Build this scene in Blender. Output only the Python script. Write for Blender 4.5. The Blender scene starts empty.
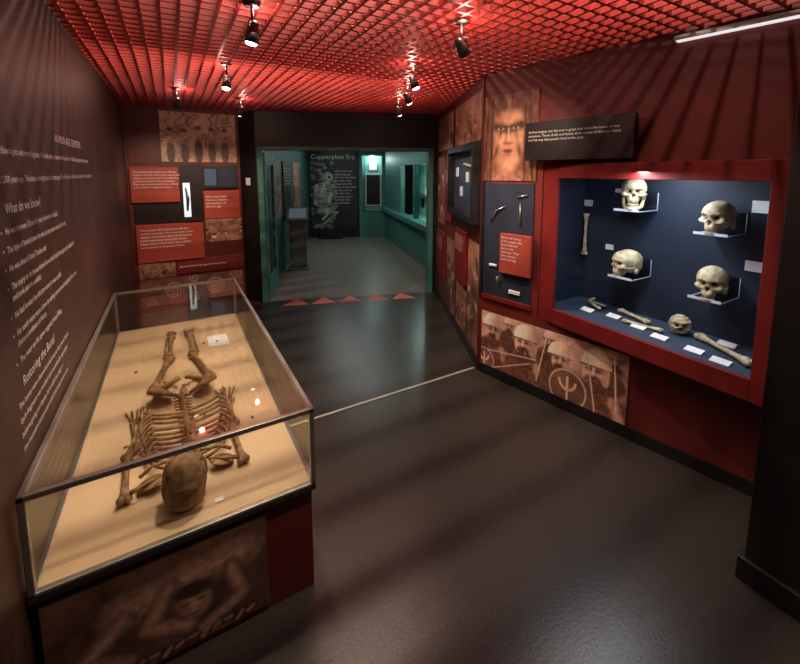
import bpy, math, random
import numpy as np
from mathutils import Vector, Matrix
random.seed(4)
SC=bpy.context.scene
COL=bpy.context.collection
Z=Vector((0,0,1))
# ------------------------------------------------------------ materials
def mat(name,col,rough=.6,metal=0,var=.0,scale=8,col2=None,bump=0,emit=None,estr=0,spec=.5,detail=6,vcol=False):
    m=bpy.data.materials.new(name); m.use_nodes=True; nt=m.node_tree; b=nt.nodes["Principled BSDF"]
    b.inputs["Roughness"].default_value=rough; b.inputs["Metallic"].default_value=metal
    b.inputs["Specular IOR Level"].default_value=spec
    b.inputs["Base Color"].default_value=(*col,1)
    if vcol:
        a=nt.nodes.new("ShaderNodeVertexColor"); a.layer_name="Col"
        nt.links.new(a.outputs[0],b.inputs["Base Color"])
    elif var>0 or col2:
        tc=nt.nodes.new("ShaderNodeTexCoord"); n=nt.nodes.new("ShaderNodeTexNoise"); n.inputs["Scale"].default_value=scale; n.inputs["Detail"].default_value=detail
        r=nt.nodes.new("ShaderNodeValToRGB")
        c2=col2 or tuple(min(1,c*(1+var)) for c in col); c1=col if col2 else tuple(c*(1-var) for c in col)
        r.color_ramp.elements[0].position=.32; r.color_ramp.elements[0].color=(*c1,1)
        r.color_ramp.elements[1].position=.68; r.color_ramp.elements[1].color=(*c2,1)
        nt.links.new(tc.outputs["Object"],n.inputs["Vector"]); nt.links.new(n.outputs["Fac"],r.inputs[0]); nt.links.new(r.outputs[0],b.inputs["Base Color"])
        if bump>0:
            bp=nt.nodes.new("ShaderNodeBump"); bp.inputs["Strength"].default_value=bump; bp.inputs["Distance"].default_value=.01
            nt.links.new(n.outputs["Fac"],bp.inputs["Height"]); nt.links.new(bp.outputs[0],b.inputs["Normal"])
    if emit:
        b.inputs["Emission Color"].default_value=(*emit,1); b.inputs["Emission Strength"].default_value=estr
    return m
def glassmat(name,tint=(1,1,1),k=.5,add=.0,rough=.02):
    m=bpy.data.materials.new(name); m.use_nodes=True; nt=m.node_tree; nt.nodes.clear()
    o=nt.nodes.new("ShaderNodeOutputMaterial"); mx=nt.nodes.new("ShaderNodeMixShader")
    t=nt.nodes.new("ShaderNodeBsdfTransparent"); t.inputs[0].default_value=(*tint,1)
    g=nt.nodes.new("ShaderNodeBsdfGlossy"); g.inputs["Roughness"].default_value=rough
    lw=nt.nodes.new("ShaderNodeFresnel"); lw.inputs[0].default_value=1.45
    ma=nt.nodes.new("ShaderNodeMath"); ma.operation='MULTIPLY_ADD'; ma.inputs[1].default_value=k; ma.inputs[2].default_value=add
    nt.links.new(lw.outputs[0],ma.inputs[0]); nt.links.new(ma.outputs[0],mx.inputs[0])
    nt.links.new(t.outputs[0],mx.inputs[1]); nt.links.new(g.outputs[0],mx.inputs[2]); nt.links.new(mx.outputs[0],o.inputs[0])
    return m
M_floor=mat("vinyl_floor",(.025,.019,.016),.30,var=0,col2=(.044,.034,.028),scale=70,bump=.08)
M_floor2=mat("far_floor",(.14,.125,.11),.35,col2=(.18,.165,.15),scale=30)
M_leftwall=mat("wall_brown_vinyl",(.048,.018,.013),.5,col2=(.072,.027,.019),scale=2.5)
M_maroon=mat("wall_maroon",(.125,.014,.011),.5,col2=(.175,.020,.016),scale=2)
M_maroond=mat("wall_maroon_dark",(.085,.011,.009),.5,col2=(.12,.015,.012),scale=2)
M_black=mat("black_paint",(.009,.008,.008),.5,var=.2)
M_blackp=mat("black_panel",(.014,.010,.010),.4,var=.2)
M_red=mat("red_panel",(.36,.055,.034),.5,var=.12,scale=3)
M_frame=mat("red_case_frame",(.17,.012,.011),.55,var=.1,scale=3,spec=.3)
M_grid=mat("red_grid",(.44,.046,.038),.5,var=.1,scale=3)
M_slab=mat("slab_dark_red",(.04,.006,.005),.8,var=.2)
M_white=mat("white_vinyl_text",(.85,.83,.8),.6,var=.02)
M_grey=mat("grey_vinyl_text",(.66,.60,.55),.6,var=.02)
M_card=mat("white_card",(.88,.9,.92),.6,var=.02)
M_metal=mat("brushed_metal",(.42,.40,.37),.35,.8,var=.1,scale=30)
M_dmetal=mat("dark_metal",(.08,.07,.065),.4,.6,var=.1)
M_tray=mat("sand_board",(.58,.41,.25),.6,col2=(.66,.48,.30),scale=5)
M_bone=mat("old_bone",(.11,.055,.022),.6,col2=(.38,.225,.10),scale=26,bump=.5)
M_bonel=mat("ivory_bone",(.34,.26,.14),.55,col2=(.72,.63,.43),scale=26,bump=.4)
M_dark=mat("cavity_shade_paint",(.025,.016,.01),.9,var=.2)  # near-black colour paints the shade inside eye sockets and skull openings
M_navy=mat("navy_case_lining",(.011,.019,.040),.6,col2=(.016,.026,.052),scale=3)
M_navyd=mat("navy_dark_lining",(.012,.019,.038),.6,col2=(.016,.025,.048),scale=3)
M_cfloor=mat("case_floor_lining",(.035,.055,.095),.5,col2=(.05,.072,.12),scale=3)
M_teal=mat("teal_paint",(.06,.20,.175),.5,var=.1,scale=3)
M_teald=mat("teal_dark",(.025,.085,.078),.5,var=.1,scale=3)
M_tealb=mat("teal_case_back",(.22,.52,.45),.5,var=.2,scale=3)
M_tri=mat("red_floor_decal",(.60,.10,.07),.5,var=.1)
M_strip=mat("floor_joint_strip",(.62,.56,.48),.4,.3,var=.1)
M_lens=mat("lamp_lens",(1,.9,.8),.4,var=0,emit=(1,.85,.7),estr=18)
M_dif=mat("lamp_diffuser",(.9,.9,.9),.4,emit=(1,.95,.95),estr=.8)
M_pic=mat("printed_picture",(.5,.5,.5),.5,vcol=True)
M_glass=glassmat("case_glass",(.97,.98,.96),.30)
M_glass2=glassmat("wall_case_glass",(.96,.98,1),.12)
M_acr=glassmat("acrylic",(.85,.9,.95),.8,.06,.05)
M_edge=mat("acrylic_edge",(.7,.8,.9),.2,var=.02)
M_screen=mat("screen",(.02,.03,.04),.2,var=.1,emit=(.5,.65,.8),estr=.12)
# ------------------------------------------------------------ mesh builder
class MB:
    def __init__(s): s.v=[]; s.f=[]; s.m=[]; s.sm=[]
    def add(s,vs,fs,mi=0,smooth=False):
        n=len(s.v); s.v+= [tuple(v) for v in vs]
        for f in fs: s.f.append(tuple(i+n for i in f)); s.m.append(mi); s.sm.append(smooth)
    def obox(s,c,ax,ay,az,mi=0):
        c=Vector(c); vs=[c+ax*i+ay*j+az*k for i in(-1,1) for j in(-1,1) for k in(-1,1)]
        fs=[(0,1,3,2),(4,6,7,5),(0,4,5,1),(2,3,7,6),(0,2,6,4),(1,5,7,3)]
        s.add(vs,fs,mi)
    def box(s,x0,x1,y0,y1,z0,z1,mi=0):
        s.obox(((x0+x1)/2,(y0+y1)/2,(z0+z1)/2),Vector(((x1-x0)/2,0,0)),Vector((0,(y1-y0)/2,0)),Vector((0,0,(z1-z0)/2)),mi)
    def tube(s,pts,rad,n=8,mi=0,smooth=True):
        pts=[Vector(p) for p in pts]
        if not hasattr(rad,'__len__'): rad=[rad]*len(pts)
        vs=[];fs=[]; prev=None
        for i,p in enumerate(pts):
            t=(pts[min(i+1,len(pts)-1)]-pts[max(i-1,0)]).normalized()
            if prev is None:
                a=t.orthogonal().normalized()
            else:
                a=(prev-t*prev.dot(t)).normalized()
            prev=a; b=t.cross(a)
            for k in range(n):
                an=2*math.pi*k/n; vs.append(p+(a*math.cos(an)+b*math.sin(an))*rad[i])
        for i in range(len(pts)-1):
            for k in range(n):
                fs.append((i*n+k,i*n+(k+1)%n,(i+1)*n+(k+1)%n,(i+1)*n+k))
        fs.append(tuple(range(n))[::-1]); fs.append(tuple((len(pts)-1)*n+k for k in range(n)))
        s.add(vs,fs,mi,smooth)
    def ell(s,c,r,rot=None,nu=14,nv=9,mi=0):
        c=Vector(c); vs=[];fs=[]
        for j in range(nv+1):
            th=math.pi*j/nv
            for i in range(nu):
                ph=2*math.pi*i/nu
                p=Vector((r[0]*math.sin(th)*math.cos(ph),r[1]*math.sin(th)*math.sin(ph),r[2]*math.cos(th)))
                if rot: p=rot@p
                vs.append(c+p)
        for j in range(nv):
            for i in range(nu):
                fs.append((j*nu+i,(j+1)*nu+i,(j+1)*nu+(i+1)%nu,j*nu+(i+1)%nu))
        s.add(vs,fs,mi,True)
    def obj(s,name,mats,parent=None,merge=False):
        me=bpy.data.meshes.new(name); me.from_pydata(s.v,[],s.f)
        for m in mats: me.materials.append(m)
        me.polygons.foreach_set("material_index",s.m); me.polygons.foreach_set("use_smooth",s.sm); me.update()
        o=bpy.data.objects.new(name,me); COL.objects.link(o)
        if parent: o.parent=parent
        return o
def bevel(o,w=.004,seg=2):
    b=o.modifiers.new("bev","BEVEL"); b.width=w; b.segments=seg; b.limit_method='ANGLE'; return o
def empty(name,loc=(0,0,0)):
    o=bpy.data.objects.new(name,None); o.empty_display_size=.1; COL.objects.link(o); return o
# ------------------------------------------------------------ wall frames
class W:
    def __init__(s,P,Q):
        s.P=Vector((*P,0)); s.Q=Vector((*Q,0)); s.u=(s.Q-s.P).normalized(); s.L=(s.Q-s.P).length; s.n=s.u.cross(Z)
    def p(s,a,z,o=0): return s.P+s.u*a+Z*z+s.n*o
    def slab(s,mb,a0,a1,z0,z1,o0,o1,mi=0):
        mb.obox(s.p((a0+a1)/2,(z0+z1)/2,(o0+o1)/2),s.u*(a1-a0)/2,Z*(z1-z0)/2,s.n*(o1-o0)/2,mi)
    def panel(s,name,a0,a1,z0,z1,m,th=.012,off=.0,parent=None,bev=True):
        mb=MB(); s.slab(mb,a0,a1,z0,z1,off,off+th); o=mb.obj(name,[m],parent)
        if bev: bevel(o,.002,1)
        return o
    def picture(s,name,a0,a1,z0,z1,fn,off=.0,th=.008,res=110,parent=None,seed=0):
        w=a1-a0;h=z1-z0; nx=int(res*max(1,w/h)) ; ny=int(res*max(1,h/w)); nx=min(nx,380); ny=min(ny,380)
        xs=np.linspace(0,1,nx); ys=np.linspace(0,1,ny); X,Y=np.meshgrid(xs,ys)
        C=np.clip(fn(X*w/h,Y,w/h,seed),0.004,1)
        vs=[s.p(a0+w*xs[i],z0+h*ys[j],off+th) for j in range(ny) for i in range(nx)]
        fs=[(j*nx+i,j*nx+i+1,(j+1)*nx+i+1,(j+1)*nx+i) for j in range(ny-1) for i in range(nx-1)]
        mb=MB(); mb.add(vs,fs,0)
        nb=len(vs); s.slab(mb,a0,a1,z0,z1,off,off+th-.0015)
        o=mb.obj(name,[M_pic],parent)
        ca=o.data.color_attributes.new("Col","FLOAT_COLOR","POINT")
        arr=np.ones((len(mb.v),4),dtype=np.float32)*.02; arr[:,3]=1
        arr[:nb,:3]=C.reshape(-1,3); ca.data.foreach_set("color",arr.ravel())
        return o
    def text(s,body,a,z,size,off=.003,parent=None,m=None,align='LEFT',name="lettering"):
        c=bpy.data.curves.new(name,'FONT'); c.body=body; c.size=size; c.align_x=align; c.resolution_u=2
        c.space_line=1.15
        c.materials.append(m or M_white); o=bpy.data.objects.new(name,c); COL.objects.link(o)
        mt=Matrix((s.u,Z,s.n)).transposed().to_4x4(); mt.translation=s.p(a,z,off)
        o.matrix_world=mt
        if parent: o.parent=parent
        return o
# ------------------------------------------------------------ painters (numpy)
def noise(X,Y,sc,seed,octv=4):
    rs=np.random.RandomState(seed); out=np.zeros_like(X); amp=1;tot=0
    for o in range(octv):
        g=rs.rand(64,64); x=X*sc; y=Y*sc; xi=np.floor(x).astype(int); yi=np.floor(y).astype(int); fx=x-xi; fy=y-yi
        fx=fx*fx*(3-2*fx); fy=fy*fy*(3-2*fy); a=g[yi%64,xi%64]; b=g[yi%64,(xi+1)%64]; c=g[(yi+1)%64,xi%64]; d=g[(yi+1)%64,(xi+1)%64]
        out+=amp*((a*(1-fx)+b*fx)*(1-fy)+(c*(1-fx)+d*fx)*fy); tot+=amp; amp*=.5; sc*=2.1
    return out/tot
def col(*c): return np.array(c)[None,None,:]
def lay(C,mask,c): 
    m=np.clip(mask,0,1)[...,None]; return C*(1-m)+c*m
def sm(d,w=.02): return np.clip(.5-d/w,0,1)
def ed(X,Y,cx,cy,rx,ry): return (np.sqrt(((X-cx)/rx)**2+((Y-cy)/ry)**2)-1)*min(rx,ry)
def seg(X,Y,x0,y0,x1,y1):
    dx,dy=x1-x0,y1-y0; t=np.clip(((X-x0)*dx+(Y-y0)*dy)/(dx*dx+dy*dy),0,1); return np.hypot(X-x0-t*dx,Y-y0-t*dy)
def warriors(X,Y,A,seed):
    n=noise(X,Y,6,3); n2=noise(X,Y,25,5)
    C=col(.60,.38,.28)*(.55+.8*n[...,None])
    C=lay(C,sm(Y-.42,.3),col(.16,.075,.05)*(.4+1.2*n2[...,None]))
    def person(C,cx,cy,r,tone,tilt=0):
        C=lay(C,sm(ed(X,Y,cx-.1*r,cy-2.35*r,1.5*r,1.7*r),.04),col(.16,.075,.05)*tone*(.3+1.4*n2[...,None]))
        C=lay(C,sm(seg(X,Y,cx+.9*r,cy-1.4*r,cx+1.4*r,cy-2.6*r)-.26*r,.04),col(.50,.29,.20)*tone*(.6+.8*n2[...,None]))
        lt=(1.1-.5*np.clip((X-cx)/r,-1,1))[...,None]
        C=lay(C,sm(ed(X,Y,cx+tilt*r,cy-.15*r,.62*r,.98*r),.02),col(.62,.38,.27)*tone*lt)
        C=lay(C,sm(ed(X,Y,cx+tilt*r,cy-.80*r,.56*r,.55*r),.05)*np.clip(n2*2.4,0,1),col(.11,.05,.032)*tone)
        sh=np.clip(1.35-(X-cx)/r*.7,.25,2.1)[...,None]; dome=sm(ed(X,Y,cx,cy+.2*r,.80*r,1.05*r),.015)*sm(cy+.18*r-Y,.015)
        C=lay(C,dome,col(.70,.50,.38)*tone*sh)
        C=lay(C,sm(np.abs(X-cx-.12*r)-.05*r,.012)*dome,col(.95,.75,.6)*tone)
        C=lay(C,sm(seg(X,Y,cx-.84*r,cy+.20*r,cx+.84*r,cy+.20*r)-.055*r,.01),col(.16,.08,.05)*tone)
        C=lay(C,sm(np.abs(seg(X,Y,cx+.55*r,cy+.1*r,cx+.5*r,cy-.55*r))-.16*r,.02),col(.5,.34,.25)*tone)
        C=lay(C,sm(ed(X,Y,cx+tilt*r,cy+.04*r,.48*r,.16*r),.05),col(.2,.1,.07)*tone)
        for e in(-.24,.24): C=lay(C,sm(ed(X,Y,cx+(tilt+e)*r,cy+.02*r,.13*r,.05*r),.012),col(.05,.02,.015))
        C=lay(C,sm(seg(X,Y,cx+tilt*r,cy+.1*r,cx+(tilt-.05)*r,cy-.25*r)-.06*r,.03),col(.82,.58,.44)*tone)
        C=lay(C,sm(seg(X,Y,cx+(tilt-.14)*r,cy-.48*r,cx+(tilt+.14)*r,cy-.48*r)-.03*r,.02),col(.05,.02,.015))
        return C
    for (cx,cy,r,t,ti) in [(.56,.86,.12,.7,.1),(1.30,.84,.14,.75,-.1),(2.25,.86,.13,.7,.1),(.22,.70,.23,1.0,.12),(.86,.66,.25,1.05,-.1),(1.44,.60,.22,.85,.15),(2.0,.62,.27,1.0,-.12)]:
        C=person(C,cx*A/2.42,cy,r,t,ti)
    def shield(C,cx,cy,r):
        d=ed(X,Y,cx,cy,r,r*1.05); C=lay(C,sm(d,.02),col(.20,.10,.065)*(.5+1.0*n[...,None])); C=lay(C,sm(np.abs(d+.02)-.012,.01),col(.62,.42,.31))
        C=lay(C,sm(seg(X,Y,cx,cy-r*.6,cx,cy+r*.6)-.018,.01),col(.75,.54,.4))
        C=lay(C,sm(np.abs(ed(X,Y,cx,cy+.45*r,.42*r,.5*r))-.018,.01)*sm(Y-cy-.45*r,.02),col(.75,.54,.4))
        return C
    C=shield(C,.03*A,.10,.22); C=shield(C,.66*A,.18,.30)
    for a,b,c,d in [(.06,.30,.44,.44),(.12,.02,.40,.34),(.45,.1,.52,.98),(.83,.0,.76,1),(.95,.1,.92,1)]:
        C=lay(C,sm(seg(X,Y,a*A,b,c*A,d)-.010,.01),col(.72,.52,.39))
    return C*(.8+.5*n2[...,None])*np.array([1.25,1.12,1.08])
def face(X,Y,A,seed):
    n=noise(X,Y,5,8); n2=noise(X*7,Y*1.2,8,9); n3=noise(X,Y,22,10)
    cx=.47*A; fm=sm(ed(X,Y,cx,.50,.235,.37),.06)
    C=col(.26,.085,.05)*(.2+1.4*n2[...,None])
    C=lay(C,sm(seg(X,Y,cx,.3,cx,.02)-.11,.08),col(.36,.15,.09)); C=lay(C,sm(ed(X,Y,cx,.0,.42,.10),.1),col(.42,.18,.11)*(.4+n3[...,None]))
    C=lay(C,fm,col(.82,.38,.22)*np.clip(1.15-2.4*np.abs(X-cx-.05)**1.0,.15,2)[...,None]*(.7+.6*n[...,None]))
    C=lay(C,sm(.80-Y,.10)*sm(np.abs(X-cx)-.30,.1),col(.15,.055,.035)*(.2+1.8*n2[...,None]))
    band=np.abs(Y-.595-.25*np.abs(X-cx))
    C=lay(C,sm(band-.055,.06)*fm*.92,col(.04,.015,.012))
    for e in(-.1,.1):
        C=lay(C,sm(ed(X,Y,cx+e,.605,.042,.014),.014),col(.55,.42,.35)); C=lay(C,sm(ed(X,Y,cx+e,.607,.017,.016),.01),col(.012,.008,.008))
        C=lay(C,sm(seg(X,Y,cx+e*1.0,.56,cx+e*1.7,.28)-.020,.04)*fm*.8,col(.10,.035,.022))
        C=lay(C,sm(ed(X,Y,cx+e*.95,.45,.045,.05),.09)*fm*.7,col(1.0,.55,.34))
    C=lay(C,sm(seg(X,Y,cx-.028,.58,cx-.034,.45)-.006,.04)*.7,col(.2,.07,.045))
    C=lay(C,sm(seg(X,Y,cx+.008,.60,cx+.008,.46)-.008,.035),col(1.0,.58,.38)); C=lay(C,sm(ed(X,Y,cx,.435,.040,.010),.03),col(.12,.035,.025))
    C=lay(C,sm(ed(X,Y,cx,.345,.065,.024),.02),col(.30,.06,.045)); C=lay(C,sm(seg(X,Y,cx-.05,.35,cx+.05,.35)-.002,.012),col(.04,.015,.012)); C=lay(C,sm(ed(X,Y,cx,.30,.05,.01),.03)*.6,col(.25,.09,.055))
    C=lay(C,sm(seg(X,Y,cx,.92,cx,.70)-.02,.04)*.8,col(.5,.25,.15))
    for e in(-1,1):
        for q in range(4): C=lay(C,sm(seg(X,Y,cx+e*(.22+.03*q),.82,cx+e*(.23+.05*q),.0)-.016,.03),col(.05+.10*(q%2),.02+.045*(q%2),.018)*(.3+n2[...,None]*1.8))
    return C*(.75+.5*n3[...,None])
def generic(X,Y,A,seed):
    rs=np.random.RandomState(seed+50); n=noise(X,Y,5,seed); n2=noise(X,Y,18,seed+1)
    C=col(.36,.17,.11)*(.25+1.5*n[...,None]**1.5)
    for i in range(6):
        cx=rs.rand()*A; cy=rs.rand()*.5+.25; r=.07+.08*rs.rand(); t=.6+rs.rand()
        C=lay(C,sm(ed(X,Y,cx,cy-1.9*r,1.1*r,1.7*r),.04),col(.15,.065,.04)*t*(.4+1.3*n2[...,None]))
        C=lay(C,sm(ed(X,Y,cx,cy,.6*r,.8*r),.02),col(.50,.28,.18)*t)
        C=lay(C,sm(ed(X,Y,cx,cy+.4*r,.65*r,.5*r),.02),col(.10,.045,.03))
        C=lay(C,sm(seg(X,Y,cx,cy-r,cx+(rs.rand()-.5)*.5,cy+(rs.rand()-.4)*.5)-.014,.02),col(.42,.24,.15)*t)
    return C*(.6+.8*n2[...,None])
def branches(X,Y,A,seed):
    rs=np.random.RandomState(seed); n=noise(X,Y,6,seed); n2=noise(X,Y,20,seed+1)
    C=col(.62,.38,.27)*(.35+1.0*n[...,None])
    for i in range(50):
        x0=rs.rand()*A;y0=.3+rs.rand()*.7; C=lay(C,sm(seg(X,Y,x0,y0,x0+(rs.rand()-.5)*.6,y0+(rs.rand()-.3)*.6)-.003-.007*rs.rand(),.012),col(.08,.035,.025))
    for i in range(5):
        cx=(.12+.18*i)*A; h=.36+.1*rs.rand(); C=lay(C,sm(ed(X,Y,cx,h*.5,.075,h*.62),.03),col(.10,.045,.03)*(.5+n2[...,None])); C=lay(C,sm(ed(X,Y,cx,h+.2,.05,.065),.02),col(.5,.3,.2)); C=lay(C,sm(ed(X,Y,cx,h+.25,.055,.04),.02),col(.08,.035,.025))
        C=lay(C,sm(seg(X,Y,cx,h,cx+.13,h+.12)-.022,.02),col(.4,.23,.15))
    return C*(.6+.8*n2[...,None])
def swirl(X,Y,A,seed):
    n=noise(X,Y,4,seed); C=col(.18,.085,.065)*(.5+n[...,None])
    for (cx,cy,r) in [(.3*A,.5,.32),(.7*A,.5,.34),(.5*A,.15,.2),(.1*A,.1,.2),(.92*A,.9,.25),(.5*A,.9,.2)]:
        d=np.hypot(X-cx,Y-cy); a=np.arctan2(Y-cy,X-cx); w=np.sin(d*60+a*1.0+n*2)
        C=lay(C,sm(d-r,.02)*np.clip(w*2,0,1),col(.48,.3,.23))
    return C
def bogbody(X,Y,A,seed):
    n=noise(X,Y,5,31); n2=noise(X,Y,20,32)
    C=col(.19,.09,.06)*(.2+1.3*n[...,None])
    def L(C,pts,w,t):
        d=np.min([seg(X,Y,*pts[i],*pts[i+1]) for i in range(len(pts)-1)],axis=0)
        return lay(C,sm(d-w,.06),col(.52,.29,.2)*t*(1.25-d/w*.9)[...,None]*(.45+1.0*n2[...,None]))
    C=L(C,[(.88*A,.72),(.6*A,.70),(.3*A,.62)],.20,.9); C=L(C,[(.5*A,.66),(.40*A,.36),(.58*A,.22)],.085,1.0)
    C=L(C,[(.3*A,.55),(.12*A,.30),(.3*A,.14)],.09,.9); C=L(C,[(.80*A,.6),(.86*A,.28),(.66*A,.12)],.08,1.0)
    C=L(C,[(.60*A,.46),(.62*A,.40)],.15,1.3)
    C=lay(C,sm(ed(X,Y,.61*A,.55,.17,.08),.05),col(.07,.035,.025)*(.5+n2[...,None]))
    for (a,b) in [(.575,.43),(.645,.43)]: C=lay(C,sm(ed(X,Y,a*A,b,.032,.014),.03),col(.04,.02,.014))
    C=lay(C,sm(seg(X,Y,.61*A,.43,.61*A,.35)-.014,.03),col(.62,.36,.25)); C=lay(C,sm(ed(X,Y,.61*A,.305,.05,.010),.02),col(.08,.035,.025))
    for k in range(14): C=L(C,[((.1+.06*k)*A,.02+.03*(k%3)),((.13+.06*k)*A,.08)],.025,1.1)
    return C
def bonefig(X,Y,A,seed):
    n=noise(X,Y,8,77); n2=noise(X,Y,22,78); C=col(.016,.018,.018)*(.4+1.4*n[...,None]); c=col(.42,.42,.37)*(.3+1.2*n2[...,None])
    cx=.27*A
    C=lay(C,sm(ed(X,Y,cx+.06,.76,.085,.075),.02),c)
    C=lay(C,sm(ed(X,Y,cx+.09,.76,.022,.02),.01),col(.01,.01,.01))
    C=lay(C,sm(ed(X,Y,cx+.06,.69,.04,.03),.02),c*.8)
    for k in range(9): C=lay(C,sm(np.abs(ed(X,Y,cx+.02-.005*k,.63-.032*k,.13-.003*k,.04))-.006,.008),c)
    C=lay(C,sm(np.min([seg(X,Y,cx+.03,.68,cx-.06,.5),seg(X,Y,cx-.06,.5,cx-.02,.3)],axis=0)-.016,.02),c)
    C=lay(C,sm(ed(X,Y,cx,.27,.09,.05),.03)*np.clip(n2*2,0,1),c)
    for (p,q,r_,s_) in [(cx-.03,.27,cx+.19,.33),(cx+.19,.33,cx-.02,.14),(cx+.02,.25,cx+.2,.24),(cx+.2,.24,cx,.07),(cx+.12,.62,cx+.14,.46),(cx+.14,.46,cx+.02,.5)]:
        C=lay(C,sm(seg(X,Y,p,q,r_,s_)-.014,.015),c)
    for k in range(60):
        rs=np.random.RandomState(k); C=lay(C,sm(ed(X,Y,rs.rand()*.52*A,rs.rand(),.03,.022),.02),c*(.3+.3*rs.rand()))
    return C
# ------------------------------------------------------------ frames
WL=W((-.47,-1.6),(-.47,5.85))
WB=W((-.47,5.85),(.83,5.85))
WD0=W((.83,5.85),(.99,5.57))
WD=W((.99,5.57),(3.36,4.745))
WF=W((3.36,4.745),(2.33,2.6))
WN=W((2.33,2.6),(2.74,.60))
H=3.35
def wallobj(name,Wf,m,z0=0,z1=H,a0=0,a1=None,th=.12):
    mb=MB(); Wf.slab(mb,a0,Wf.L if a1 is None else a1,z0,z1,-th,0); return mb.obj(name,[m])
wallobj("wall_left",WL,M_leftwall)
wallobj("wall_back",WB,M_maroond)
wallobj("wall_return",WD0,M_black)
mb=MB(); WD.slab(mb,0,WD.L,2.14,H,-.12,0); WD.slab(mb,0,.02,0,2.14,-.12,0); WD.slab(mb,WD.L-.06,WD.L,0,2.14,-.12,0); mb.obj("wall_door_header",[M_black])
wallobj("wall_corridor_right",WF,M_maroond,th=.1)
def sN(y): return (2.6-y)/(2.0/WN.L)
s0,s1=sN(2.06),WN.L
mb=MB(); WN.slab(mb,0,s0,0,H,-.1,0); WN.slab(mb,s0,s1,0,.66,-.1,0); WN.slab(mb,s0,s1,1.85,H,-.1,0); mb.obj("wall_right",[M_maroon])
mb=MB(); mb.box(3.06,3.16,-1.6,.6,0,H); mb.box(2.95,3.16,.6,.7,0,H); mb.obj("wall_right_rear",[M_black])
mb=MB(); mb.box(-.6,3.16,-1.72,-1.6,0,H); mb.obj("wall_rear",[M_black])
mb=MB(); mb.box(-.7,6.2,-1.75,12,-.1,0); mb.obj("floor",[M_floor])
mb=MB(); mb.add([(0.99,5.57,.003),(3.36,4.75,.003),(4.0,4.6,.003),(5.4,9.8,.003),(3.2,10.7,.003),(.95,5.7,.003)],[(0,1,2,3,4,5)]); mb.obj("floor_far_room",[M_floor2])
mb=MB(); mb.box(.46,2.32,2.645,2.665,0,.004); mb.obj("trim_floor_joint",[M_strip])
mb=MB()
for i in range(5):
    a=.30+i*.375
    p0=WD.p(a,.004,.24);p1=WD.p(a+.35,.004,.24);p2=WD.p(a+.175,.004,-.06); mb.add([p0,p1,p2],[(0,1,2)])
mb.obj("triangle_floor_decals",[M_tri])
mb=MB(); WN.slab(mb,0,s1,0,.085,0,.012); mb.obj("baseboard_right",[M_black])
mb=MB(); WF.slab(mb,0,WF.L,0,.085,0,.012); mb.obj("baseboard_corridor",[M_black])
mb=MB(); mb.box(2.10,3.0,-.25,.585,0,H); mb.box(2.08,3.0,-.27,.605,0,.11); bevel(mb.obj("pillar",[M_black]),.004)
mb=MB(); mb.box(-.6,3.7,-1.75,6.1,H,H+.1); mb.obj("ceiling",[M_slab])
poly=[(-.47,-1.6),(3.06,-1.6),(3.06,.6),(2.74,.6),(2.33,2.6),(3.36,4.745),(.99,5.57),(.83,5.85),(-.47,5.85)]
def spans(c,axis):
    out=[]
    for i in range(len(poly)):
        a=poly[i];b=poly[(i+1)%len(poly)]
        if (a[axis]-c)*(b[axis]-c)<0:
            t=(c-a[axis])/(b[axis]-a[axis]); out.append(a[1-axis]+t*(b[1-axis]-a[1-axis]))
    out.sort(); return list(zip(out[::2],out[1::2]))
mb=MB(); P=.085; T=.0075; x=-.47+.04
while x<3.4:
    for (a,b) in spans(x,0): mb.box(x-T,x+T,a,b,2.6,2.632)
    x+=P
y=-1.6+.04
while y<5.84:
    for (a,b) in spans(y,1): mb.box(a,b,y-T,y+T,2.601,2.631)
    y+=P
mb.obj("ceiling_grid",[M_grid])
# ------------------------------------------------------------ left wall text
tp=empty("wall_text_panel")
def ys(y): return y+1.6
def LT(t,y,z,s): WL.text(t,ys(y),z,s,parent=tp,m=M_white)
LT("AN IRON AGE CEMETERY...",2.45,1.94,.055)
LT("This cemetery was discovered when archaeologists uncovered a group of burials, lying in stone-lined graves on the hillside, facing east towards the sun.\nfound over 60 burials beyond.",1.2,1.86,.034)
LT("This skeleton dates to around 2,000 years ago. The bones belong to an adult man aged 35 to 45, who had been carefully buried in a stone-lined grave.",1.3,1.765,.034)
LT("What do we know?",1.72,1.665,.050)
bl=["He was between 35 and 45 years old when he died.","The style of burial shows he was an important man in his tribe.","He was about 5 foot 7 inches tall.","The injury to his bones shows he worked hard throughout his whole life,\n    and took part in combat.","He had broken his left arm when he was a child.","His teeth were worn down by eating coarse bread and gritty flour, and\n    there is evidence of decay.","The wear on his spine suggests heavy lifting."]
zz=1.60
for i,t in enumerate(bl):
    LT("•   "+t,1.66,zz,.032); zz-=.060+(.035 if "\n" in t else 0)
LT("Restoring the Burial",1.70,1.09,.050)
for i,t in enumerate(["The bones were cleaned and laid out as they were found.","Each fragment was studied and recorded by specialists","before going on display here with the help of","the museum conservators and the local community."]): LT(t,1.64,1.035-i*.048,.030)
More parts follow.
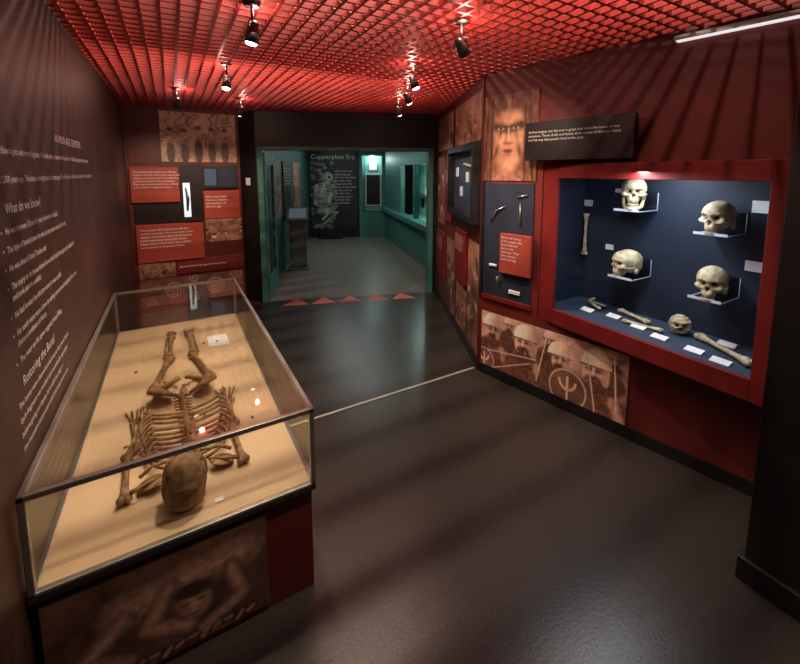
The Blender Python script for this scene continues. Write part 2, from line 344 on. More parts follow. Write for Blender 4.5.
# ------------------------------------------------------------ back left wall panels
LOR="The people who lived here left few\nwritten records. We must look at the\nobjects and bones they left behind to\nunderstand their lives and deaths.\nMany were buried with care, others\nwere placed in bogs and rivers."
b=lambda x:x+.47
G=.001
WB.picture("figures_poster",b(-.09),b(.79),1.93,2.56,branches,seed=5,off=G,res=170)
o=WB.panel("red_text_panel",b(-.44),b(.08),1.42,1.86,M_red,.03,G); WB.text(LOR,b(-.41),1.79,.033,.033,parent=o)
o=WB.panel("red_text_panel",b(-.42),b(.33),.66,1.14,M_red,.03,G); WB.text(LOR,b(-.38),1.06,.038,.033,parent=o)
o=WB.panel("red_text_panel",b(.36),b(.80),1.18,1.55,M_red,.02,G); WB.text("Who were they?\nFarmers, weavers\nand warriors of\nthe iron age",b(.38),1.46,.038,.023,parent=o)
WB.picture("hands_photo",b(.36),b(.81),.86,1.17,generic,seed=12,off=G)
WB.picture("landscape_photo",b(-.42),b(-.02),.44,.65,generic,seed=15,off=G)
o=WB.panel("maroon_text_panel",b(0),b(.8),.46,.65,M_maroon,.01,G); WB.text("Burial and belief in the age of iron and bronze",b(.03),.55,.03,.012,parent=o)
WB.picture("carved_stone_poster",b(-.42),b(.8),.08,.43,swirl,seed=3,off=G)
WB.panel("black_recess_panel",b(-.42),b(.09),1.16,1.40,M_blackp,.015,G)
WB.panel("maroon_top_panel",b(-.44),b(-.12),1.9,2.55,M_maroond,.01,G)
mb=MB(); WB.slab(mb,b(.36),b(.79),1.58,1.88,G,.03); WB.slab(mb,b(.38),b(.52),1.62,1.84,.03,.031,1); WB.slab(mb,b(.55),b(.77),1.6,1.86,.03,.031,2)
mb.obj("video_screen",[M_blackp,M_screen,M_navy])
mb=MB(); WB.slab(mb,b(.10),b(.34),1.16,1.9,G,.05); WB.slab(mb,b(.12),b(.20),1.22,1.66,.05,.055,1); WB.slab(mb,b(.24),b(.32),1.24,1.8,.05,.055,2)
mb.tube([WB.p(b(.16),1.3,.057),WB.p(b(.17),1.45,.06),WB.p(b(.15),1.6,.057)],[.012,.02,.008],mi=3)
mb.obj("lit_specimen_case",[M_blackp,mat("lit_case_panel",(.6,.7,.75),.5,emit=(.7,.85,1),estr=.7),M_blackp,M_dmetal])
WD0.panel("light_switch",.12,.2,1.62,1.72,M_card,.012,G)
# ------------------------------------------------------------ right walls
WN.picture("painted_face_poster",.01,.50,1.73,2.42,face,seed=1,res=210,off=G)
WN.picture("warriors_poster",.03,1.23,.09,.585,warriors,seed=1,res=160,off=G)
o=WN.panel("black_title_panel",.46,1.20,1.885,2.16,M_blackp,.06,.06)
mbk=MB(); WN.slab(mbk,.55,1.16,1.95,2.1,.002,.06); mbk.obj("panel_bracket",[M_black],o)
WN.text("Archaeologists can discover a great deal from the bones of our\nancestors. These skulls and bones show traces of disease, injury\nand the way that people lived in the past.",.49,2.08,.0245,.123,parent=o,m=M_white)
o=WN.panel("blue_recess_case",.03,.49,.74,1.71,M_navyd,.01,G)
WN.panel("recess_border",.002,.03,.72,1.725,M_blackp,.02,G,parent=o); WN.panel("recess_border",.03,.5,.70,.74,M_frame,.02,G,parent=o)
WN.panel("artefact_card",.10,.17,1.0,1.02,M_card,.015,.01,parent=o); WN.panel("artefact_card",.3,.40,.80,.83,M_card,.015,.01,parent=o)
mb=MB(); mb.tube([WN.p(.10,1.38,.02),WN.p(.16,1.48,.025),WN.p(.24,1.52,.02)],[.004,.008,.003]); mb.tube([WN.p(.38,1.38,.02),WN.p(.38,1.55,.02)],[.009,.004]); mb.tube([WN.p(.35,1.6,.02),WN.p(.44,1.62,.02)],[.008,.006]); mb.ell(WN.p(.2,.9,.025),(.03,.01,.03)); mb.obj("artefact",[M_metal],o)
o=WN.panel("red_text_panel",.22,.50,.97,1.30,M_red,.03,.02); WN.text("Bones tell stories\nof the people who\nonce lived and\ndied in this\nlandscape. They\nshow disease,\ninjury and age.",.235,1.26,.026,.053,parent=o)
def k(d): return WF.L-d
def fpic(n,d0,d1,z0,z1,fn,sd): return WF.picture(n,k(d1),k(d0),z0,z1,fn,seed=sd,off=G,res=130)
def fpan(n,d0,d1,z0,z1,m,th=.02): return WF.panel(n,k(d1),k(d0),z0,z1,m,th,G)
fpic("warrior_photo",.04,.42,.12,1.15,generic,21)
fpic("battle_photo",.05,1.1,2.08,2.5,generic,22)
fpic("village_photo",.45,.95,.12,.6,generic,23)
fpic("weaving_photo",1.0,1.5,.12,1.0,generic,24)
o=fpan("red_text_panel",.46,.95,.64,1.2,M_frame,.03); WF.text(LOR,k(.93),1.12,.026,.033,parent=o)
o=fpan("red_text_panel",1.2,1.6,1.2,1.9,M_frame); WF.text(LOR,k(1.58),1.8,.023,.023,parent=o)
fpic("portrait_photo",1.7,2.2,1.1,2.0,generic,25)
o=fpan("red_text_panel",1.6,2.2,.4,1.0,M_frame); WF.text(LOR,k(2.17),.92,.028,.023,parent=o)
fpic("boat_photo",1.2,2.2,2.08,2.5,generic,27)
mb=MB(); WF.slab(mb,k(1.14),k(.03),1.34,1.40,G,.09); WF.slab(mb,k(1.14),k(.03),2.0,2.06,G,.09); WF.slab(mb,k(1.14),k(1.10),1.40,2.0,G,.09); WF.slab(mb,k(.07),k(.03),1.40,2.0,G,.09)
WF.slab(mb,k(1.10),k(.07),1.40,2.0,G,.01,1); WF.slab(mb,k(1.10),k(.07),1.40,2.0,.084,.087,2)
for d,z in [(.2,1.5),(.45,1.7),(.7,1.55),(.9,1.75)]: WF.slab(mb,k(d+.09),k(d),z,z+.10,.01,.02,3)
mb.tube([WF.p(k(.3),1.85,.025),WF.p(k(.6),1.88,.025)],.012,mi=4)
wsc=mb.obj("wall_showcase",[M_blackp,M_cfloor,M_glass2,M_card,M_bonel])
mb=MB(); WF.slab(mb,k(.02),WF.L,0,H,0,.012); mb.obj("trim_corner",[M_maroon])
# ------------------------------------------------------------ skull builder
def skull(mb,Mx,mi=0,md=1,jaw=True,teeth=True,broken=False):
    nu,nv=72,54
    th=np.linspace(0.0001,math.pi-.0001,nv+1); ph=np.arange(nu)*2*math.pi/nu
    TH,PH=np.meshgrid(th,ph,indexing='ij')
    d=np.stack([np.sin(TH)*np.cos(PH),np.sin(TH)*np.sin(PH),np.cos(TH)],-1)
    E=[((0,.006,.010),(.070,.088,.072)),((0,-.030,.018),(.056,.058,.055)),((0,-.046,-.052),(.033,.040,.042)),((0,.03,-.02),(.062,.06,.05)),
       ((.040,-.055,-.022),(.021,.024,.017)),((-.040,-.055,-.022),(.021,.024,.017)),((0,-.072,.014),(.048,.016,.013)),((0,-.055,-.015),(.045,.032,.03))]
    if broken: E=E[:2]+E[3:4]+E[6:7]
    r=np.full(TH.shape,.03)
    for c,a in E:
        c=np.array(c);a=np.array(a); A=((d/a)**2).sum(-1); B=-2*((d*c)/(a*a)).sum(-1); Cc=((c/a)**2).sum()-1
        disc=B*B-4*A*Cc; root=np.where(disc>0,(-B+np.sqrt(np.maximum(disc,0)))/(2*A),0)
        kk=.006; h=np.clip(.5+.5*(root-r)/kk,0,1); r=r*(1-h)+root*h+kk*h*(1-h)
    dark=np.zeros(TH.shape)
    def carve(px,py,pz,w,wz,dep,pw=4):
        nonlocal r,dark
        c=np.array([px,py,pz]); c/=np.linalg.norm(c)
        q=np.sqrt(((d[...,0]-c[0])/w)**2+((d[...,2]-c[2])/wz)**2); q=np.where(d[...,1]*c[1]>0,q,9)
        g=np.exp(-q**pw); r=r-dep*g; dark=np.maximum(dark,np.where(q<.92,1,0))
    if broken:
        carve(.034,-.080,-.012,.25,.22,.045); carve(-.034,-.080,-.006,.22,.20,.040); carve(0,-.075,-.05,.42,.20,.035); carve(.05,-.05,.045,.10,.09,.02)
        r=r*(1+.05*np.sin(PH*5+TH*9)*np.sin(TH*7))
    else:
        carve(.031,-.080,-.008,.215,.20,.034); carve(-.031,-.080,-.008,.215,.20,.034)
        carve(0,-.085,-.034,.105,.155,.022)
    pts=d*r[...,None]
    vs=[Mx@Vector(p) for p in pts.reshape(-1,3)]
    n0=len(mb.v); mb.v+=[tuple(v) for v in vs]
    for j in range(nv):
        for i in range(nu):
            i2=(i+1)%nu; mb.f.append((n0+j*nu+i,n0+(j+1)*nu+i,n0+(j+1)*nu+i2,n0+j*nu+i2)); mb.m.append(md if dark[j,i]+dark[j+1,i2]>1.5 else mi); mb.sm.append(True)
    T=lambda p: Mx@Vector(p)
    rot=Mx.to_3x3()
    if not broken:
        for e in(-1,1):
            mb.tube([T((e*.050,-.058,-.026)),T((e*.066,-.035,-.028)),T((e*.070,-.005,-.026)),T((e*.064,.012,-.022))],[.007,.005,.005,.006],6,mi)
            mb.ell(T((e*.056,.03,-.05)),(.011,.013,.02),rot,8,6,mi)
        for i in range(12):
            a=(i-5.5)/5.5*1.2; mb.ell(T((.030*math.sin(a),-.048-.036*math.cos(a),-.088)),(.0035,.004,.007),rot,6,5,mi)
    if jaw:
        path=[(-.052,.0,-.035),(-.053,-.002,-.070),(-.046,-.018,-.100),(-.032,-.055,-.110),(-.012,-.080,-.115),(.012,-.080,-.115),(.032,-.055,-.110),(.046,-.018,-.100),(.053,-.002,-.070),(.052,.0,-.035)]
        mb.tube([T(p) for p in path],[.006,.010,.012,.011,.012,.012,.011,.012,.010,.006],8,mi)
        for i in range(12):
            a=(i-5.5)/5.5*1.2; mb.ell(T((.029*math.sin(a),-.046-.036*math.cos(a),-.101)),(.0033,.004,.007),rot,6,5,mi)
def longbone(mb,p0,p1,r,rh,mi=0,bow=.0):
    p0=Vector(p0);p1=Vector(p1); d=p1-p0; t=d.normalized(); side=t.cross(Z).normalized() if abs(t.z)<.9 else Vector((0,1,0))
    fr=[0,.05,.12,.25,.5,.75,.88,.95,1]; rr=[rh*.7,rh,rh*.75,r*1.05,r,r*1.05,rh*.7,rh,rh*.7]
    mb.tube([p0+d*f+Z*bow*math.sin(math.pi*f) for f in fr],rr,9,mi)
    for q,s in((p0,-1),(p1,1)):
        for e in(-1,1): mb.ell(q+side*e*rh*.55+t*s*rh*.1,(rh*.75,rh*.8,rh*.75),None,8,6,mi)
# ------------------------------------------------------------ skeleton in floor case
case=empty("skeleton_display_case")
x0,x1,y0,y1,zt,zb=-.462,.455,1.5,3.84,.83,.485
mb=MB(); mb.box(x0+.015,x1-.015,y0+.015,y1-.015,0.0,zb-.02); bevel(mb.obj("plinth",[M_maroon],case),.003)
mb=MB(); mb.box(x0,x1,y0,y1,zb-.02,zb); mb.box(x0+.02,x1-.02,y0+.02,y1-.02,zb,zb+.012,1); mb.obj("tray",[M_dmetal,M_tray],case)
mb=MB(); r=.010
for (xa,ya) in((x0,y0),(x1,y0),(x0,y1),(x1,y1)):
    sx=r if xa<0 else -r; sy=r if ya<2 else -r; mb.box(min(xa,xa+2*sx),max(xa,xa+2*sx),min(ya,ya+2*sy),max(ya,ya+2*sy),zb,zt)
for z in(zb,zt-.020):
    for ya in(y0,y1-.020): mb.box(x0,x1,ya,ya+.020,z,z+(.020 if z>zb else .012))
    for xa in(x0,x1-.020): mb.box(xa,xa+.020,y0,y1,z,z+(.020 if z>zb else .012))
bevel(mb.obj("metal_frame",[M_metal],case),.003)
mb=MB()
mb.box(x0+.02,x1-.02,y0+.02,y1-.02,zt-.012,zt-.006)
mb.box(x0+.02,x1-.02,y0+.008,y0+.013,zb+.012,zt-.02); mb.box(x0+.02,x1-.02,y1-.013,y1-.008,zb+.012,zt-.02)
mb.box(x0+.008,x0+.013,y0+.02,y1-.02,zb+.012,zt-.02); mb.box(x1-.013,x1-.008,y0+.02,y1-.02,zb+.012,zt-.02)
mb.obj("glass_panes",[M_glass],case)
WC=W((x0,y0+.015),(x1,y0+.015)); WC.picture("bog_body_print",.02,.71,.03,.44,bogbody,parent=case,res=180)
ft=zb+.012
mb=MB(); cx=-.012
Mx=Matrix.Translation((-.025,1.665,ft+.092))@Matrix.Rotation(math.pi,4,'Z')@Matrix.Rotation(math.radians(-72),4,'X')@Matrix.Rotation(math.radians(7),4,'Y')@Matrix.Scale(1.12,4)
skull(mb,Mx)
def sp(y): return cx+.012*math.sin((y-1.7)*5)
ny=24
for i in range(ny):
    f=i/(ny-1); y=1.80+f*.66; w=.012+.011*f; zz=ft+.026+.012*math.sin(f*math.pi*2)
    mb.ell((sp(y),y,zz),(w,.0115,w*.9),None,10,7)
    mb.tube([(sp(y)-w*2.0,y+.004,zz-.004),(sp(y),y,zz+.003),(sp(y)+w*2.0,y+.004,zz-.004)],[.004,.007,.004],6)
    mb.tube([(sp(y),y,zz),(sp(y),y+.008,zz+w*1.3)],[.006,.003],6)
for i in range(11):
    f=i/10; yb=1.865+i*.045; w=.095+.095*math.sin(min(1,.25+f)*math.pi*.55); hgt=.075-.02*f; end=.74 if i<8 else .55
    for e in(-1,1):
        pts=[];n=14; jit=random.uniform(-.008,.008)
        for j in range(n+1):
            t=end*math.pi*j/n
            pts.append((sp(yb)+e*(.012+w*math.sin(t)**.9 if t>0 else .012),yb-.01+.10*(j/n)**1.2+jit,ft+.02+hgt*(1-math.cos(t))/2))
        mb.tube(pts,[.008]+[.0078]*(n-1)+[.006],7)
mb.ell((cx+.03,1.97,ft+.07),(.018,.03,.006)); mb.ell((cx+.032,2.05,ft+.068),(.013,.06,.005))
for e in(-1,1):
    mb.tube([(cx+e*.03,1.86,ft+.075),(cx+e*.08,1.83,ft+.082),(cx+e*.13,1.845,ft+.07),(cx+e*.175,1.82,ft+.055)],[.009,.007,.007,.008],8)
    R=Matrix.Rotation(e*.35,3,'Z')@Matrix.Rotation(e*.25,3,'Y')
    mb.ell((cx+e*.135,1.80,ft+.03),(.055,.045,.008),R); mb.tube([(cx+e*.08,1.82,ft+.04),(cx+e*.18,1.76,ft+.05),(cx+e*.20,1.765,ft+.04)],[.005,.009,.01],7)
    sx=-.235 if e<0 else .205
    longbone(mb,(sx+.0*e,1.76,ft+.025),(sx-e*.015 if e>0 else sx-.012,2.04,ft+.022),.012,.022)
    longbone(mb,(sx-.012,2.07,ft+.018),(sx+.022,2.31,ft+.016),.0075,.012); longbone(mb,(sx+.018,2.075,ft+.018),(sx-.012,2.32,ft+.016),.007,.011)
    hx=sx+.0
    for q in range(8): mb.ell((hx+(q%4-1.5)*.011,2.34+.012*(q//4),ft+.01),(.007,.007,.007),None,7,5)
    for q in range(5):
        a=(q-2)*.16; px,py=hx+(q-2)*.011,2.365
        for L in (.05,.032,.022):
            nx_,ny_=px+math.sin(a)*L,py+math.cos(a)*L; mb.tube([(px,py,ft+.007),((px+nx_)/2,(py+ny_)/2,ft+.009),(nx_,ny_,ft+.007)],[.005,.0035,.0045],6); px,py=nx_,ny_+.003
    crest=[(cx+e*.035,2.47,ft+.035),(cx+e*.075,2.435,ft+.075),(cx+e*.125,2.44,ft+.095),(cx+e*.165,2.49,ft+.085),(cx+e*.155,2.545,ft+.065),(cx+e*.115,2.575,ft+.05)]
    mb.tube(crest,[.010,.012,.014,.015,.013,.011],8)
    R=Matrix.Rotation(e*-.55,3,'Y')@Matrix.Rotation(-.2,3,'X'); mb.ell((cx+e*.105,2.505,ft+.062),(.068,.062,.008),R)
    ring=[(cx+e*.115,2.575,ft+.045),(cx+e*.07,2.60,ft+.06),(cx+e*.02,2.625,ft+.06),(cx+e*.03,2.655,ft+.04),(cx+e*.065,2.675,ft+.02),(cx+e*.095,2.64,ft+.022),(cx+e*.115,2.585,ft+.04)]
    mb.tube(ring,[.016,.011,.013,.010,.015,.014,.016],8)
    kx=cx+e*.072; hx2=cx+e*.125
    mb.ell((hx2,2.585,ft+.04),(.024,.024,.024)); mb.tube([(hx2,2.59,ft+.04),(hx2+e*.025,2.63,ft+.03)],[.015,.015],8)
    longbone(mb,(hx2+e*.022,2.635,ft+.028),(kx,3.02,ft+.028),.0155,.028,bow=.012)
    mb.ell((kx,3.045,ft+.05),(.02,.02,.01))
    ax=cx+e*.06
    longbone(mb,(kx,3.075,ft+.026),(ax,3.43,ft+.022),.0135,.024); longbone(mb,(kx+e*.032,3.09,ft+.015),(ax+e*.03,3.44,ft+.014),.0065,.010)
    mb.ell((ax,3.475,ft+.025),(.022,.026,.02)); mb.ell((ax,3.50,ft+.015),(.018,.02,.015))
    for q in range(5):
        bx=ax+(q-2)*.014; mb.ell((bx,3.52,ft+.018),(.009,.012,.01),None,8,6); mb.tube([(bx,3.53,ft+.018),(bx+e*.004*q,3.585,ft+.013)],[.006,.005],6); mb.tube([(bx+e*.004*q,3.59,ft+.011),(bx+e*.005*q,3.62,ft+.008)],[.005,.004],6)
for i in range(5):
    mb.ell((cx,2.465+i*.024,ft+.03+.003*i),(.034-.006*i,.013,.012-.001*i))
for i in range(14):
    mb.ell((random.uniform(-.3,.3),random.uniform(1.75,3.5),ft+.006),(random.uniform(.006,.014),random.uniform(.005,.01),.006),None,7,5)
sk=mb.obj("human_skeleton",[M_bone,M_dark])
mb=MB(); 
for (xx,yy,w,h2) in [(.24,3.25,.14,.22),(.09,1.60,.03,.02),(-.05,2.05,.03,.02)]: mb.box(xx-w/2,xx+w/2,yy-h2/2,yy+h2/2,ft,ft+.004)
mb.obj("label_cards",[M_card],case)
# ------------------------------------------------------------ wall display case
dc=empty("skull_display_case")
cxf,cxb=2.45,2.93; yo0,yo1,zo0,zo1=.68,2.07,.65,1.86; yi0,yi1,zi0,zi1=.74,1.93,.765,1.755
mb=MB()
mb.box(cxf,cxf+.03,yo0,yi0,zo0,zo1); mb.box(cxf,cxf+.03,yi1,yo1,zo0,zo1); mb.box(cxf,cxf+.03,yi0,yi1,zo0,zi0); mb.box(cxf,cxf+.03,yi0,yi1,zi1,zo1)
bevel(mb.obj("front_frame",[M_frame],dc),.003)
mb=MB(); mb.box(cxf+.03,cxb+.03,yo0,yo0+.02,zo0,zo1); mb.box(cxf+.03,cxb+.03,yo1-.02,yo1,zo0,zo1); mb.box(cxf+.03,cxb+.03,yo0,yo1,zo1-.02,zo1); mb.box(cxf+.03,cxb+.03,yo0,yo1,zo0,zo0+.02)
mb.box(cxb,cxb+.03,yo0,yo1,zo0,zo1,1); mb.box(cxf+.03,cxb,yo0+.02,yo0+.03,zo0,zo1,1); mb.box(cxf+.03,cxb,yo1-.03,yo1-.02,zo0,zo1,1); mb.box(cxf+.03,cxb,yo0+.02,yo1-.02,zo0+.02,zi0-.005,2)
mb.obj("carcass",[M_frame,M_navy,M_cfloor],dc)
mb=MB(); mb.box(cxf+.012,cxf+.017,yi0,yi1,zi0,zi1); mb.obj("glass_pane",[M_glass2],dc)
cf=zi0-.005
def shelf(yc,zc,parent):
    mb=MB(); w=.085; mb.box(2.69,cxb,yc-w,yc+w,zc-.003,zc,0)
    for a,bb in((yc-w,yc-w+.004),(yc+w-.004,yc+w)): mb.box(2.69,cxb,a,bb,zc-.004,zc+.002,1)
    mb.box(2.686,2.69,yc-w,yc+w,zc-.004,zc+.012,1); mb.box(cxb-.006,cxb,yc-w,yc+w,zc-.004,zc+.12,0)
    mb.box(cxb-.007,cxb-.001,yc-w,yc-w+.004,zc,zc+.12,1)
    mb.obj("acrylic_shelf",[M_acr,M_edge],parent)
for i,(yc,zc,yaw,jaw) in enumerate([(1.557,1.676,-62,True),(1.058,1.543,-95,False),(1.57,1.165,-120,False),(1.058,1.152,-80,False)]):
    mb=MB()
    Mx=Matrix.Translation((2.77,yc,zc))@Matrix.Rotation(math.radians(yaw),4,'Z')@Matrix.Scale(1.1,4)
    skull(mb,Mx,jaw=jaw); ob=mb.obj("human_skull",[M_bonel,M_dark])
    shelf(yc,zc-(.128 if jaw else .096)*1.1,dc)
mb=MB(); Mx=Matrix.Translation((2.78,1.21,cf+.058))@Matrix.Rotation(math.radians(-58),4,'Z')@Matrix.Rotation(math.radians(-22),4,'X')@Matrix.Scale(.86,4)
skull(mb,Mx,jaw=False,broken=True); mb.obj("cranium_fragment",[M_bonel,M_dark])
def bone(name,p0,p1,r,rh):
    mb=MB(); longbone(mb,p0,p1,r,rh); return mb.obj(name,[M_bonel])
bone("femur_bone",(2.62,.80,cf+.026),(2.79,1.10,cf+.026),.014,.026)
bone("humerus_bone",(2.76,1.40,cf+.022),(2.83,1.62,cf+.022),.012,.021)
bone("tibia_bone",(2.70,1.28,cf+.017),(2.66,1.50,cf+.017),.009,.016)
bone("forearm_bone",(2.905,2.0,1.14),(2.905,2.0,1.45),.012,.021)
mb=MB()
mb.ell((2.78,1.78,cf+.035),(.05,.07,.008),Matrix.Rotation(.4,3,'Y')); mb.tube([(2.73,1.72,cf+.02),(2.74,1.78,cf+.03),(2.78,1.85,cf+.04),(2.83,1.84,cf+.05)],[.012,.014,.011,.012]); mb.obj("pelvis_fragment",[M_bonel])
mb=MB()
for (yy,zz,w,h2) in [(2.0,1.55,.035,.025),(.90,1.60,.055,.035),(.90,1.25,.06,.03),(1.75,1.66,.03,.015),(1.80,1.22,.03,.02)]:
    mb.box(cxb-.012,cxb-.001,yy-w,yy+w,zz-h2,zz+h2)
for (xx,yy) in [(2.66,1.78),(2.70,1.60),(2.60,1.24),(2.58,1.04),(2.55,.90),(2.66,1.40),(2.84,.98)]:
    mb.obox((xx,yy,cf+.010),Vector((.025,0,.006)),Vector((0,.045,0)),Vector((0,0,.002)))
mb.obj("label_cards",[M_card],dc)
mb=MB(); WN.slab(mb,1.35,1.95,2.55,2.575,.0,.05); WN.slab(mb,1.36,1.94,2.545,2.55,.005,.045,1); mb.obj("wall_strip_light",[M_card,M_dif])
# ------------------------------------------------------------ door
door=empty("door_frame")
mb=MB(); WD.slab(mb,.02,.09,0,2.14,-.1,.03); WD.slab(mb,WD.L-.13,WD.L-.06,0,2.14,-.1,.03); WD.slab(mb,.02,WD.L-.06,2.09,2.14,-.1,.03); bevel(mb.obj("jambs",[M_teal],door),.004)
WL2=W((1.09,5.60),(1.40,6.40))
mb=MB(); WL2.slab(mb,0,.14,.02,2.06,-.02,.02); WL2.slab(mb,.70,.84,.02,2.06,-.02,.02); WL2.slab(mb,.14,.70,.02,.3,-.02,.02); WL2.slab(mb,.14,.70,1.9,2.06,-.02,.02); WL2.slab(mb,.14,.70,.3,1.9,-.003,.003,1)
mb.tube([WL2.p(.77,.95,.03),WL2.p(.77,.95,.07),WL2.p(.77,1.25,.07),WL2.p(.77,1.25,.03)],.01,8,2)
mb.obj("door_1",[M_teal,M_glass2,M_metal])
# ------------------------------------------------------------ far room
WFL=W((1.0,5.7),(3.2,10.5)); WFP=W((3.2,10.5),(4.46,9.96)); WFB=W((4.46,9.96),(5.07,9.6)); WFR=W((5.07,9.6),(3.62,4.62))
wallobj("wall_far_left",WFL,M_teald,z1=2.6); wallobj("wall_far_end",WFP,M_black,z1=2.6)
mb=MB(); WFB.slab(mb,0,WFB.L,0,.7,-.1,0); WFB.slab(mb,0,WFB.L,2.25,2.6,-.1,0); WFB.slab(mb,0,.08,.7,2.25,-.1,0); WFB.slab(mb,WFB.L-.08,WFB.L,.7,2.25,-.1,0); WFB.slab(mb,0,WFB.L,.7,2.25,-.35,-.33,1); mb.obj("wall_far_niche",[M_teal,M_tealb])
f0=WFR.L-1.2-2.2; f1=WFR.L-1.2
mb=MB(); WFR.slab(mb,0,WFR.L,0,.85,-.1,0); WFR.slab(mb,0,WFR.L,1.95,2.6,-.1,0); WFR.slab(mb,0,f0,.85,1.95,-.1,0); WFR.slab(mb,f1,WFR.L,.85,1.95,-.1,0); WFR.slab(mb,(f0+f1)/2-.05,(f0+f1)/2+.05,.85,1.95,-.1,0)
WFR.slab(mb,0,WFR.L,.75,.85,0,.12); mb.obj("wall_far_right",[M_teal])
mb=MB(); WFR.slab(mb,f0-.1,f1+.1,.75,2.0,-.5,-.48,0); WFR.slab(mb,f0-.1,f1+.1,.75,.8,-.48,-.1,0); WFR.slab(mb,f0-.1,f1+.1,1.98,2.03,-.48,-.1,0)
for i in range(7):
    a=f0+.15+i*.3; z=1.0+.25*(i%3); WFR.slab(mb,a,a+.16,z,z+.2,-.47,-.45,1 if i%2 else 2)
WFR.slab(mb,f0,f1,1.3,1.31,-.47,-.2,3); mb.obj("far_wall_showcase",[M_tealb,M_card,M_blackp,M_acr])
mb=MB(); WFB.slab(mb,.14,.58,.85,1.75,-.32,-.29,0); WFB.slab(mb,.17,.55,.88,1.72,-.29,-.285,1); WFB.slab(mb,.25,.47,1.85,2.05,-.32,-.3,0); mb.obj("niche_exhibit_board",[M_card,M_blackp])
mb=MB(); mb.add([(.95,5.7,2.6),(3.3,4.65,2.6),(3.62,4.55,2.6),(5.2,9.6,2.6),(4.4,10.1,2.6),(3.1,10.7,2.6)],[(0,5,4,3,2,1)]); mb.obj("ceiling_far_room",[M_black])
pp=WFP.panel("skeleton_poster",.05,1.32,.25,2.4,M_blackp,.02)
WFP.picture("poster_print",.06,1.31,.26,2.1,bonefig,off=.021,th=.004,parent=pp,res=170)
WFP.text("Copperplate Era",.08,2.15,.175,.03,parent=pp)
WFP.text("\n".join(["who lived in this","valley long ago,","were buried below","the cairn with a","beaker pot, flint","and an amber bead","for the journey","after life ends.","His grave goods","were all made","by local hands"]),.70,1.8,.075,.03,parent=pp,m=M_grey)
mb=MB(); WFP.slab(mb,.3,.9,0,.25,.025,.3); mb.obj("low_plinth",[M_blackp])
WFL.picture("far_wall_poster",.95,1.6,1.0,2.0,generic,seed=40,off=G)
o=WFL.panel("far_text_panel",1.8,2.6,.9,2.0,M_blackp,.02,G); WFL.text(LOR,1.85,1.85,.05,.023,parent=o,m=M_grey)
WFL.picture("far_wall_poster",2.9,3.8,.8,2.0,generic,seed=42,off=G)
kx,ky=1.98,7.22
mb=MB(); u=Vector((.945,-.328,0)); n=u.cross(Z)
kc=Vector((kx,ky,0)); mb.obox(kc+Z*.02,u*.19,n*.19,Z*.02); mb.obox(kc+Z*.5,u*.15,n*.10,Z*.46); 
nn=(n*.6+Z*.8).normalized(); vv=u.cross(nn).normalized(); mb.obox(kc+Z*1.02,u*.19,vv*.18,nn*.03); mb.obox(kc+Z*1.02+nn*.032,u*.15,vv*.13,nn*.003,1)
bevel(mb.obj("information_kiosk",[mat("kiosk_grey",(.10,.13,.14),.4,var=.1),M_screen]),.005)
# ------------------------------------------------------------ lights
def light(name,kind,loc,energy,color,parent=None,**kw):
    l=bpy.data.lights.new(name,kind); l.energy=energy; l.color=color
    for a,v in kw.items():
        if a!='target': setattr(l,a,v)
    o=bpy.data.objects.new(name,l); COL.objects.link(o); o.location=loc
    if 'target' in kw:
        d=Vector(kw['target'])-Vector(loc); o.rotation_euler=d.to_track_quat('-Z','Y').to_euler()
    if parent: o.parent=parent
    return o
warm=(1,.76,.57)
SP=[((.38,2.07),(.0,2.35,.5),74,82),((.40,3.26),(0,3.0,.5),66,80),((.09,4.44),(-.2,5.85,1.3),52,70),((.70,4.69),(.55,5.85,1.2),48,70),
    ((1.38,1.74),(2.42,2.3,1.8),44,66),((1.60,2.57),(2.45,2.1,.35),85,76),((1.89,3.14),(2.75,3.5,1.2),52,80),((2.19,3.83),(3.1,4.3,1.2),36,80)]
q=.82
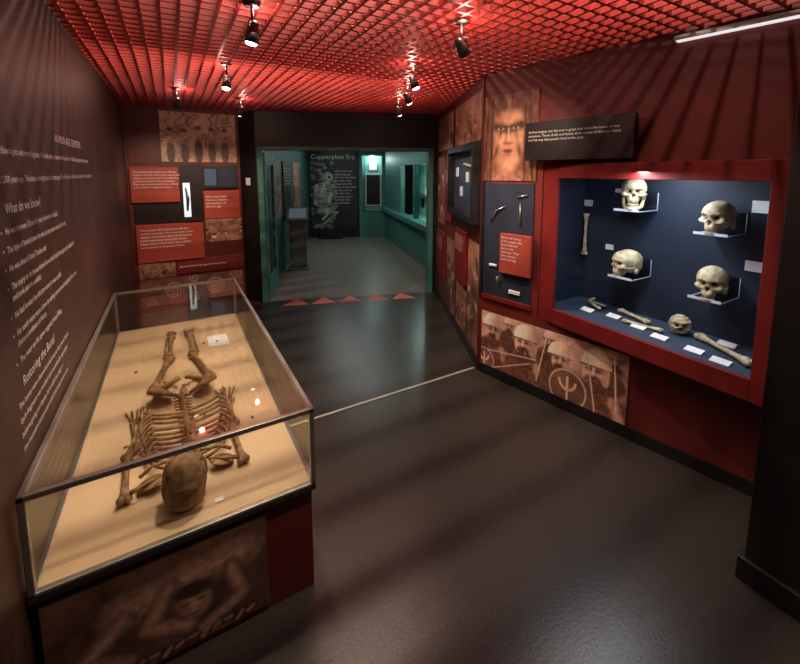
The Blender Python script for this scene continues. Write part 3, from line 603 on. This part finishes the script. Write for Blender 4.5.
for (px,py),tg,en,ang in SP:
    c=Vector((px,py,2.46)); d=(Vector(tg)-c).normalized(); sd=d.cross(Z).normalized(); 
    mb=MB(); mb.tube([(px,py,2.60),(px,py,2.585)],.04,16); mb.tube([(px,py,2.59),(px,py,2.51)],.007,8)
    up=c+Z*.052
    mb.tube([c+sd*.038,c+sd*.038+Z*.045,up,c-sd*.038+Z*.045,c-sd*.038],.0035,6)
    mb.tube([c-d*.07*q,c-d*.055*q,c-d*.01,c+d*.0,c+d*.055*q],[.012*q,.026*q,.030*q,.037*q,.040*q],16); 
    mb.tube([c+d*.0552*q,c+d*.0652*q],[.034*q,.028*q],16,1)
    o=mb.obj("track_spotlight",[M_dmetal,M_lens])
    light("beam","SPOT",c+d*.060,en,warm,o,target=tg,spot_size=math.radians(ang),spot_blend=.8,shadow_soft_size=.03)
    light("spill_fill","POINT",c-d*.03+Z*.08+sd*.03,2.4,(1,.55,.45),o,shadow_soft_size=.02)  # extra point lamp, added above each head to brighten the ceiling grid
mbt=MB()
for (ya,xa,xb,en) in [(.9,-.1,1.7,58),(3.1,-.2,1.9,52)]:
    mbt.tube([(xa,ya,3.27),(xb,ya,3.27)],.015,10)
    l=light("tube_light","AREA",((xa+xb)/2,ya,3.24),en,(1,.78,.62),None,shape='RECTANGLE',size=xb-xa,size_y=.03)
mbt.obj("fluorescent_tubes",[M_card])
for p in [(.6,3.6,2.95),(1.6,3.9,2.95)]: light("plenum_glow","POINT",p,7,(1,.16,.1),None,shadow_soft_size=.1)
l=light("case_light","AREA",(2.60,1.33,1.82),17,(.90,.95,1),dc,shape='RECTANGLE',size=.06,size_y=1.15,target=(2.72,1.33,.8))
light("far_light","AREA",(3.3,7.8,2.5),22,(.9,1,.95),None,shape='RECTANGLE',size=.8,size_y=3)
pf=WFR.p((f0+f1)/2,1.9,-.3); light("far_case_light","POINT",pf,16,(.8,1,.95),None,shadow_soft_size=.05)
pf=WFB.p(.35,2.15,-.18); light("far_niche_light","POINT",pf,8,(.8,1,.95),None,shadow_soft_size=.05)
w=bpy.data.worlds.new("World"); SC.world=w; w.use_nodes=True; w.node_tree.nodes["Background"].inputs[0].default_value=(.3,.25,.25,1); w.node_tree.nodes["Background"].inputs[1].default_value=.01
c=bpy.data.cameras.new("camera"); co=bpy.data.objects.new("camera",c); COL.objects.link(co)
co.location=(0,0,1.8); co.rotation_euler=(math.pi/2-math.atan(47/394),0,-math.radians(30)); c.lens=394/800*36; c.shift_y=-(332-219)/800; c.clip_start=.02
SC.camera=co
SC.view_settings.view_transform='Standard'
